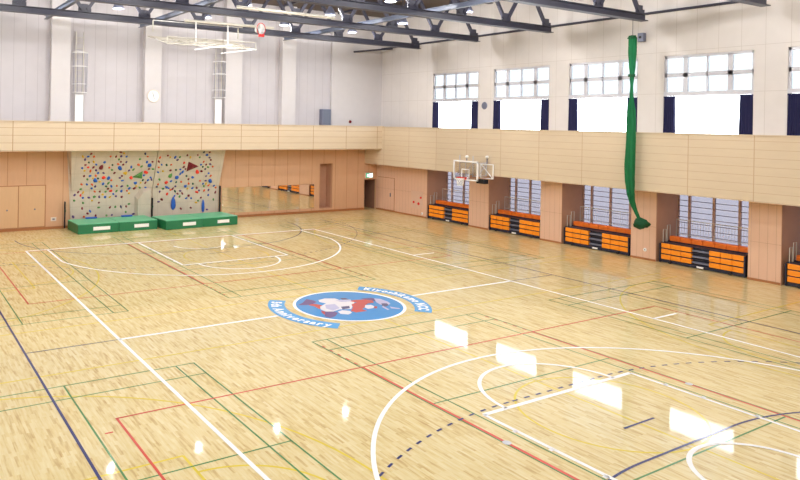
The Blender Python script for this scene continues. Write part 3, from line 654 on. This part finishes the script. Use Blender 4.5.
# ------------------------------------------------------------------ retractable bleachers
def bleacher():
    # local frame: x into the bay, y along the wall (0 = far end), z up
    t = thing('retractable_bleacher', '', 'bleacher', (16.42, 14.65, 0), group='orange retractable bleachers')
    Lh = 3.5
    for k in range(3):
        z0 = .17+k*.245
        for a, b in ((-1.38, -.04), (-3.48, -2.1)):
            mb = MB(); n = 3; w = (b-a)/n
            for i in range(n): mb.rbox(.0, .32, a+i*w+.006, a+(i+1)*w-.006, z0, z0+.20, .025)
            mb.build('seat_row', M['orange'], t)
        MB().rbox(.06, .12, -2.1, -1.38, z0+.04, z0+.12, .01).build('step_bar', M['grey_bar'], t)
    f = MB().box(.03, 1.1, -Lh, 0, .035, .15)
    for k in range(4): f.box(.04, 1.15, -Lh, 0, .13+k*.245, .165+k*.245)
    f.box(.15, 1.15, -Lh, 0, .15, .87).box(-.02, .06, -Lh-.03, -Lh+.03, .02, .85).box(-.02,.06,-.03,.02,.02,.85)
    f.build('frame', M['frame_navy'], t)
    mb = MB(); n = 7; w = (Lh-.12)/n
    for i in range(n): mb.rbox(.5, .8, -Lh+i*w+.006, -Lh+(i+1)*w-.006, .93, 1.15, .025)
    mb.build('back_seat_row', M['orange_dark'], t)
    MB().box(.46, .62, -Lh, -.05, .865, .935).build('back_row_frame', M['frame_navy'], t)
    MB().rbox(-.035, .0, -1.9, -1.62, .05, .13, .008).build('control_plate', M['white'], t)
    for y in (-.45, -2.95):
        MB().lathe([(0,-.035),(.06,-.035),(.07,-.02),(.07,.03),(0,.03)], (-.0, y, .07), 14, 'x').build('wheel', M['black'], t)
    def rail(name, pts, up):
        r = MB(); r.tube(pts, .017, 6)
        r.build(name, M['cream'], t)
    # end guard rails
    for x, h in ((.12, 1.45), (.42, 1.62)):
        rail('end_rail', [(x, -.07, .82), (x, -.07, h), (x+.22, -.07, h), (x+.22, -.07, .82)], 0)
    r = MB(); r.tube([(1.08, -.1, 1.08), (1.08, -.1, 1.85), (1.08, -Lh+.1, 1.85), (1.08, -Lh+.1, 1.08)], .018, 6).tube([(1.08,-.1,1.2),(1.08,-Lh+.1,1.2)], .012, 6)
    for i in range(27): r.tube([(1.08, -.1-(i+1)*(Lh-.2)/28, 1.2), (1.08, -.1-(i+1)*(Lh-.2)/28, 1.85)], .007, 4)
    r.build('back_rail', M['cream'], t)
    return t
bl = bleacher()
bn = ['in the bay nearest the back wall', 'in the second bay from the back wall', 'in the third bay, left of the green net end', 'in the fourth bay, right of the green net end', 'partly cut off at the right edge of the picture']
for i, ((y0, y1), nm) in enumerate(zip(bays[:5], bn)):
    o = bl if i == 0 else dup(bl, (16.42, (y0+y1)/2+1.75, 0), '')
    if i == 0: o.location = (16.42, (y0+y1)/2+1.75, 0)
    o['label'] = 'orange retractable bleacher ' + nm

# ------------------------------------------------------------------ curtains
def curtain(yc, wdt, label, first=[None]):
    if first[0] is None:
        t = thing('window_curtain', label, 'curtain', (16.87, yc, 5.3), group='navy window curtains')
        n = 40; vs = []; fs = []
        for j, z in enumerate((0, .7, 1.4, 2.02)):
            for i in range(n+1):
                u = i/n-.5; vs.append((-.05+.05*sin(i*2*pi/6.5)*(1-.2*j/3), u*.52*(1.08-.05*j), z))
        for j in range(3):
            for i in range(n): fs.append((j*(n+1)+i, j*(n+1)+i+1, (j+1)*(n+1)+i+1, (j+1)*(n+1)+i))
        mb = MB().add(vs, fs); o = mb.build('curtain_cloth', M['navy'], t, smooth=True)
        md = o.modifiers.new('thick', 'SOLIDIFY'); md.thickness = .015
        MB().box(-.08, .0, -.27, .27, 1.97, 2.03).build('curtain_heading', M['navy'], t)
        first[0] = t; return t
    return dup(first[0], (16.87, yc, 5.3), label)
wn = ('first','second','third','fourth','fifth')
for i, (y0, y1) in enumerate(wins[:5]):
    curtain(y1-.27, .5, 'bunched navy curtain at the left side of the %s right wall window from the corner' % wn[i])
    curtain(y0+.27, .5, 'bunched navy curtain at the right side of the %s right wall window from the corner' % wn[i])

# ------------------------------------------------------------------ green divider net, gathered and hanging
t = thing('divider_net', 'long green gathered net hanging from the roof, its knotted end swinging at the third pier', 'net', (14.85, 0, 9.92))
def fold_tube(pts, rs, name, m, folds=7, n=42, amp=.22):
    mb = MB(); P = [Vector(p) for p in pts]; vs = []
    # densify
    Q = []; R = []
    for i in range(len(P)-1):
        for k in range(6):
            u = k/6; s_ = u*u*(3-2*u); Q.append(P[i].lerp(P[i+1], u)); R.append(rs[i]*(1-s_)+rs[i+1]*s_)
    Q.append(P[-1]); R.append(rs[-1])
    for j, (p, r) in enumerate(zip(Q, R)):
        tt = (Q[min(j+1,len(Q)-1)]-Q[max(j-1,0)]).normalized(); a = Vector((1,0,0)); b = tt.cross(a).normalized(); a = b.cross(tt).normalized()
        for i in range(n):
            th = 2*pi*i/n; rr = r*(1+amp*sin(folds*th+j*.12)+.06*sin(3*th+j*.3)); vs.append(p+a*rr*cos(th)+b*rr*sin(th))
    fs = [(j*n+i, j*n+(i+1)%n, (j+1)*n+(i+1)%n, (j+1)*n+i) for j in range(len(Q)-1) for i in range(n)]
    fs += [tuple(range(n))[::-1], tuple((len(Q)-1)*n+i for i in range(n))]
    return mb.add(vs, fs).build(name, m, t, smooth=True)
fold_tube([(0,0,-.12),(0,0,-.7),(0,0,-1.25),(0,0,-1.75),(0,0,-2.2),(0,0,-2.65),(0,0,-3.4),(.02,.0,-4.6),(0,.02,-5.6),(0,.02,-6.3),(.02,0,-6.8),(.09,-.06,-7.25),(.18,-.18,-7.65),(.25,-.3,-7.98)],
          [.15,.15,.12,.08,.05,.07,.15,.17,.18,.165,.14,.1,.07,.06], 'net_bundle', M['green_net'])
fold_tube([(0,0,0),(0,0,-.14)], [.13,.17], 'top_cap', M['green_dark'], 5)
fold_tube([(0,0,-1.68),(0,0,-1.80)], [.13,.13], 'tie_strap', M['green_dark'], 5)
k_ = MB(); rnd = random.Random(5)
bm = bmesh.new(); bmesh.ops.create_icosphere(bm, subdivisions=3, radius=1)
for v in bm.verts:
    s_ = 1+.22*sin(v.co.x*5+v.co.z*3)+.15*sin(v.co.y*7+1)*cos(v.co.z*6)+.05*rnd.random()
    v.co = Vector((v.co.x*.24*s_, v.co.y*.3*s_, v.co.z*.21*s_)) + Vector((.28, -.38, -8.14))
bm.verts.index_update(); k_.add([v.co[:] for v in bm.verts], [[v.index for v in f.verts] for f in bm.faces]); bm.free()
k_.build('knotted_end', M['green_dark'], t, smooth=True)
MB().tube([(0,0,-.05),(0,0,.74)], .012, 6).build('hanging_rope', M['steel'], t)

# ------------------------------------------------------------------ wall mounted side basketball goal
t = thing('wall_basketball_goal', 'white framed glass basketball board with net, mounted on the right gallery front', 'basketball goal', (15.3, 9.25, 2.9))
b = MB(); H = 1.05; hw = .92; e = .075
b.box(-1.13,-1.07,-hw,hw,0,e).box(-1.13,-1.07,-hw,hw,H-e+.02,H+.02).box(-1.13,-1.07,-hw,-hw+e,0,H).box(-1.13,-1.07,hw-e,hw,0,H)
b.build('board_frame', M['board'], t)
MB().box(-1.105,-1.09,-hw+e,hw-e,e,H-e).build('glass_board', M['board_glass'], t)
b = MB().box(-1.112,-1.105,-.3,.3,.57,.62).box(-1.112,-1.105,-.3,.3,.12,.17).box(-1.112,-1.105,-.3,-.25,.12,.62).box(-1.112,-1.105,.25,.3,.12,.62); b.build('target_square', M['board'], t)
rg = MB(); R_ = .225; c0 = (-1.48, 0, .16)
rg.tube([(c0[0]+R_*cos(2*pi*i/24), R_*sin(2*pi*i/24), .16) for i in range(25)], .017, 8, cap=False).box(-1.27,-1.11,-.1,.1,.05,.17)
ri = rg.build('rim', M['red'], t)
nt_ = MB()
for i in range(12):
    for d in (1, -1):
        pts = []
        for j in range(6):
            a = 2*pi*i/12 + d*j*pi/12*.9; r = R_*(1-.11*j+.008*j*j); pts.append((c0[0]+r*cos(a), r*sin(a), .15-.085*j))
        nt_.tube(pts, .011, 4)
nt_.build('net', M['net'], ri)
for s in (-.5, .5):
    a = MB()
    a.bar((0,s,.25),(-1.07,s,.25),.04,.05).bar((0,s,.95),(-1.07,s,.95),.04,.05).bar((-.05,s,.25),(-.05,s,1.0),.05,.04).bar((-.6,s,.25),(-.05,s,.95),.03,.03).bar((-.6,s,.25),(-.6,s,.95),.03,.03).bar((-1.05,s,.2),(-1.05,s,1.35),.05,.04)
    a.build('support_arm', M['alu'], t)
a = MB(); a.box(-.03, 0, -.85, -.15+.0, .15, .95)
a = MB().bar((-.1,-1.05,.1),(-.1,-1.05,.9),.05,.05).bar((-.1,-.15,.1),(-.1,-.15,.9),.05,.05).bar((-.1,-1.05,.12),(-.1,-.15,.12),.05,.05).bar((-.1,-1.05,.88),(-.1,-.15,.88),.05,.05).bar((-.1,-1.0,.15),(-.1,-.2,.85),.04,.04)
a.build('wall_frame', M['board'], t)
for y, x in ((0,-1.02),(-.6,-.1)): MB().lathe([(0,-.08),(.08,-.06),(.1,0),(.08,.06),(0,.08)], (x, y, 1.28), 12).build('pulley', M['white'], t, smooth=True)
MB().bar((-.1,-.6,.9),(-.1,-.6,1.25),.04,.04).bar((-1.02,0,1.05),(-1.02,0,1.25),.04,.04).build('pulley_post', M['grey_bar'], t)
MB().rbox(-.35,-.02,-.65,-.05,-.18,.05,.02).build('motor_box', M['black'], t)

# ------------------------------------------------------------------ folded ceiling basketball frame
t = thing('folded_basketball_frame', 'cream tube ceiling basketball frame folded up under the roof, with its ring', 'basketball goal', (0, 13.4, 10.7))
MB().tube([(-.45,.2,.08),(4.35,-.1,.08)], .07, 10).build('top_tube', M['cream'], t)
for x in (.12, 1.85): MB().tube([(x,.15,.08),(x,.1,-.95)], .038, 8).build('drop_post', M['white'], t)
for x in (-1.9, 2.65): MB().tube([(x,.6,.0),(x,.6,-.55)], .035, 8).build('drop_post', M['cream'], t)
fr = MB()
for y, z in ((-1.4,-1.3),(-.75,-1.15),(-.1,-1.0),(.6,-.85),(1.2,-.72)): fr.tube([(-1.9,y,z),(2.7,y,z+.05)], .024, 8)
for x in (-1.9,-.9,.1,1.0,1.85,2.65): fr.tube([(x,-1.4,-1.3),(x,1.2,-.72)], .022, 8).tube([(x,-1.4,-1.3),(x,-1.4,-.98)], .016, 6)
fr.tube([(-1.9,-1.4,-1.3),(.1,1.2,-.72)], .018, 6).tube([(2.65,-1.4,-1.3),(.1,1.2,-.72)], .018, 6).tube([(-1.9,-1.4,-.98),(2.65,-1.4,-.93)], .02, 6)
fr.build('folded_frame', M['cream'], t)
br = MB()
br.bar((-.6,-1.5,-1.5),(1.4,-1.3,-1.12),.05,.05).bar((.7,-1.6,-1.6),(2.7,-1.4,-1.25),.04,.04).bar((-1.9,.6,.0),(2.9,.6,.05),.04,.04)
br.build('brace', M['white'], t)
b = MB().bar((-.1,-1.0,-1.25),(1.75,-1.0,-1.25),.06,.05).bar((-.1,.1,-1.02),(1.75,.1,-1.02),.06,.05).bar((-.1,-1.0,-1.25),(-.1,.1,-1.02),.06,.05).bar((1.75,-1.0,-1.25),(1.75,.1,-1.02),.06,.05).bar((.5,-.9,-1.22),(1.15,-.9,-1.22),.04,.04); b.build('backboard_frame', M['board'], t)
tag_ = MB().tube([(3.38+.2*0+.0+.24*cos(2*pi*i/24), -.55, -.1+.3*sin(2*pi*i/24)) for i in range(25)], .018, 8, cap=False)
ri = tag_.build('rim', M['red'], t)
MB().box(3.25,3.55,-.6,-.5,-.5,-.36).build('rim_bracket', M['red'], ri)
n_ = MB()
for i in range(26):
    a = 2*pi*i/26
    n_.tube([(3.38+.24*cos(a),-.55,-.1+.3*sin(a)),(3.38+.13*cos(a+.4),-.25,-.1+.16*sin(a+.4)),(3.38+.1*cos(a+.8),-.05,-.1+.12*sin(a+.8))], .018, 4)
n_.build('net', M['net'], ri)
t2 = MB().tube([(-.27,0,0),(4.7,0,0)], .07, 10).build('ceiling_tube', M['cream'], loc=(0, 8.15, 10.72)); tag(t2, 'cream tube crossing the roof in front of the folded frame', 'pipe')

# ------------------------------------------------------------------ daylight, camera, view
wd = bpy.data.worlds.new('sky'); bpy.context.scene.world = wd; wd.use_nodes = True
bg = wd.node_tree.nodes['Background']; bg.inputs[0].default_value = (.90,.95,1,1); bg.inputs[1].default_value = SKY
for k, (xw, sx) in enumerate(((XU, 1), (XL, -1))):
    for y0, y1 in wins:
        pl = bpy.data.lights.new('window_portal', 'AREA'); pl.shape = 'RECTANGLE'; pl.size = y1-y0; pl.size_y = 3.9; pl.cycles.is_portal = True
        po = bpy.data.objects.new('window_portal', pl); C.objects.link(po); po.location = (xw+.3*sx, (y0+y1)/2, 7.25)
        po.rotation_euler = (0, radians(90*sx), 0)
        pl.size = 3.9; pl.size_y = y1-y0

cam = bpy.data.cameras.new('camera'); co = bpy.data.objects.new('camera', cam); C.objects.link(co)
f, rx, ro, rz, cx_, cy_, cz, px, py = 689.854, pi/2, .0176, -.5458, -12.9938, -18.2063, 5.8728, 301.313, 122.761
co.matrix_world = Matrix.Translation((cx_, cy_, cz)) @ Matrix.Rotation(rz, 4, 'Z') @ Matrix.Rotation(rx, 4, 'X') @ Matrix.Rotation(ro, 4, 'Z')
cam.sensor_fit = 'HORIZONTAL'; cam.sensor_width = 36; cam.lens = f/800*36
cam.shift_x = (400-px)/800; cam.shift_y = -(240-py)/800; cam.clip_start = .05; cam.clip_end = 300
bpy.context.scene.camera = co
sc = bpy.context.scene
sc.view_settings.view_transform = 'Standard'; sc.view_settings.look = 'None'; sc.view_settings.gamma = 1; sc.view_settings.exposure = EXPO
sc.view_settings.use_curve_mapping = False
sc.cycles.use_denoising = True; sc.cycles.max_bounces = 8; sc.cycles.diffuse_bounces = 5; sc.cycles.glossy_bounces = 4; sc.cycles.transparent_max_bounces = 8
sc.cycles.sample_clamp_indirect = 8; sc.cycles.caustics_reflective = False; sc.cycles.caustics_refractive = False
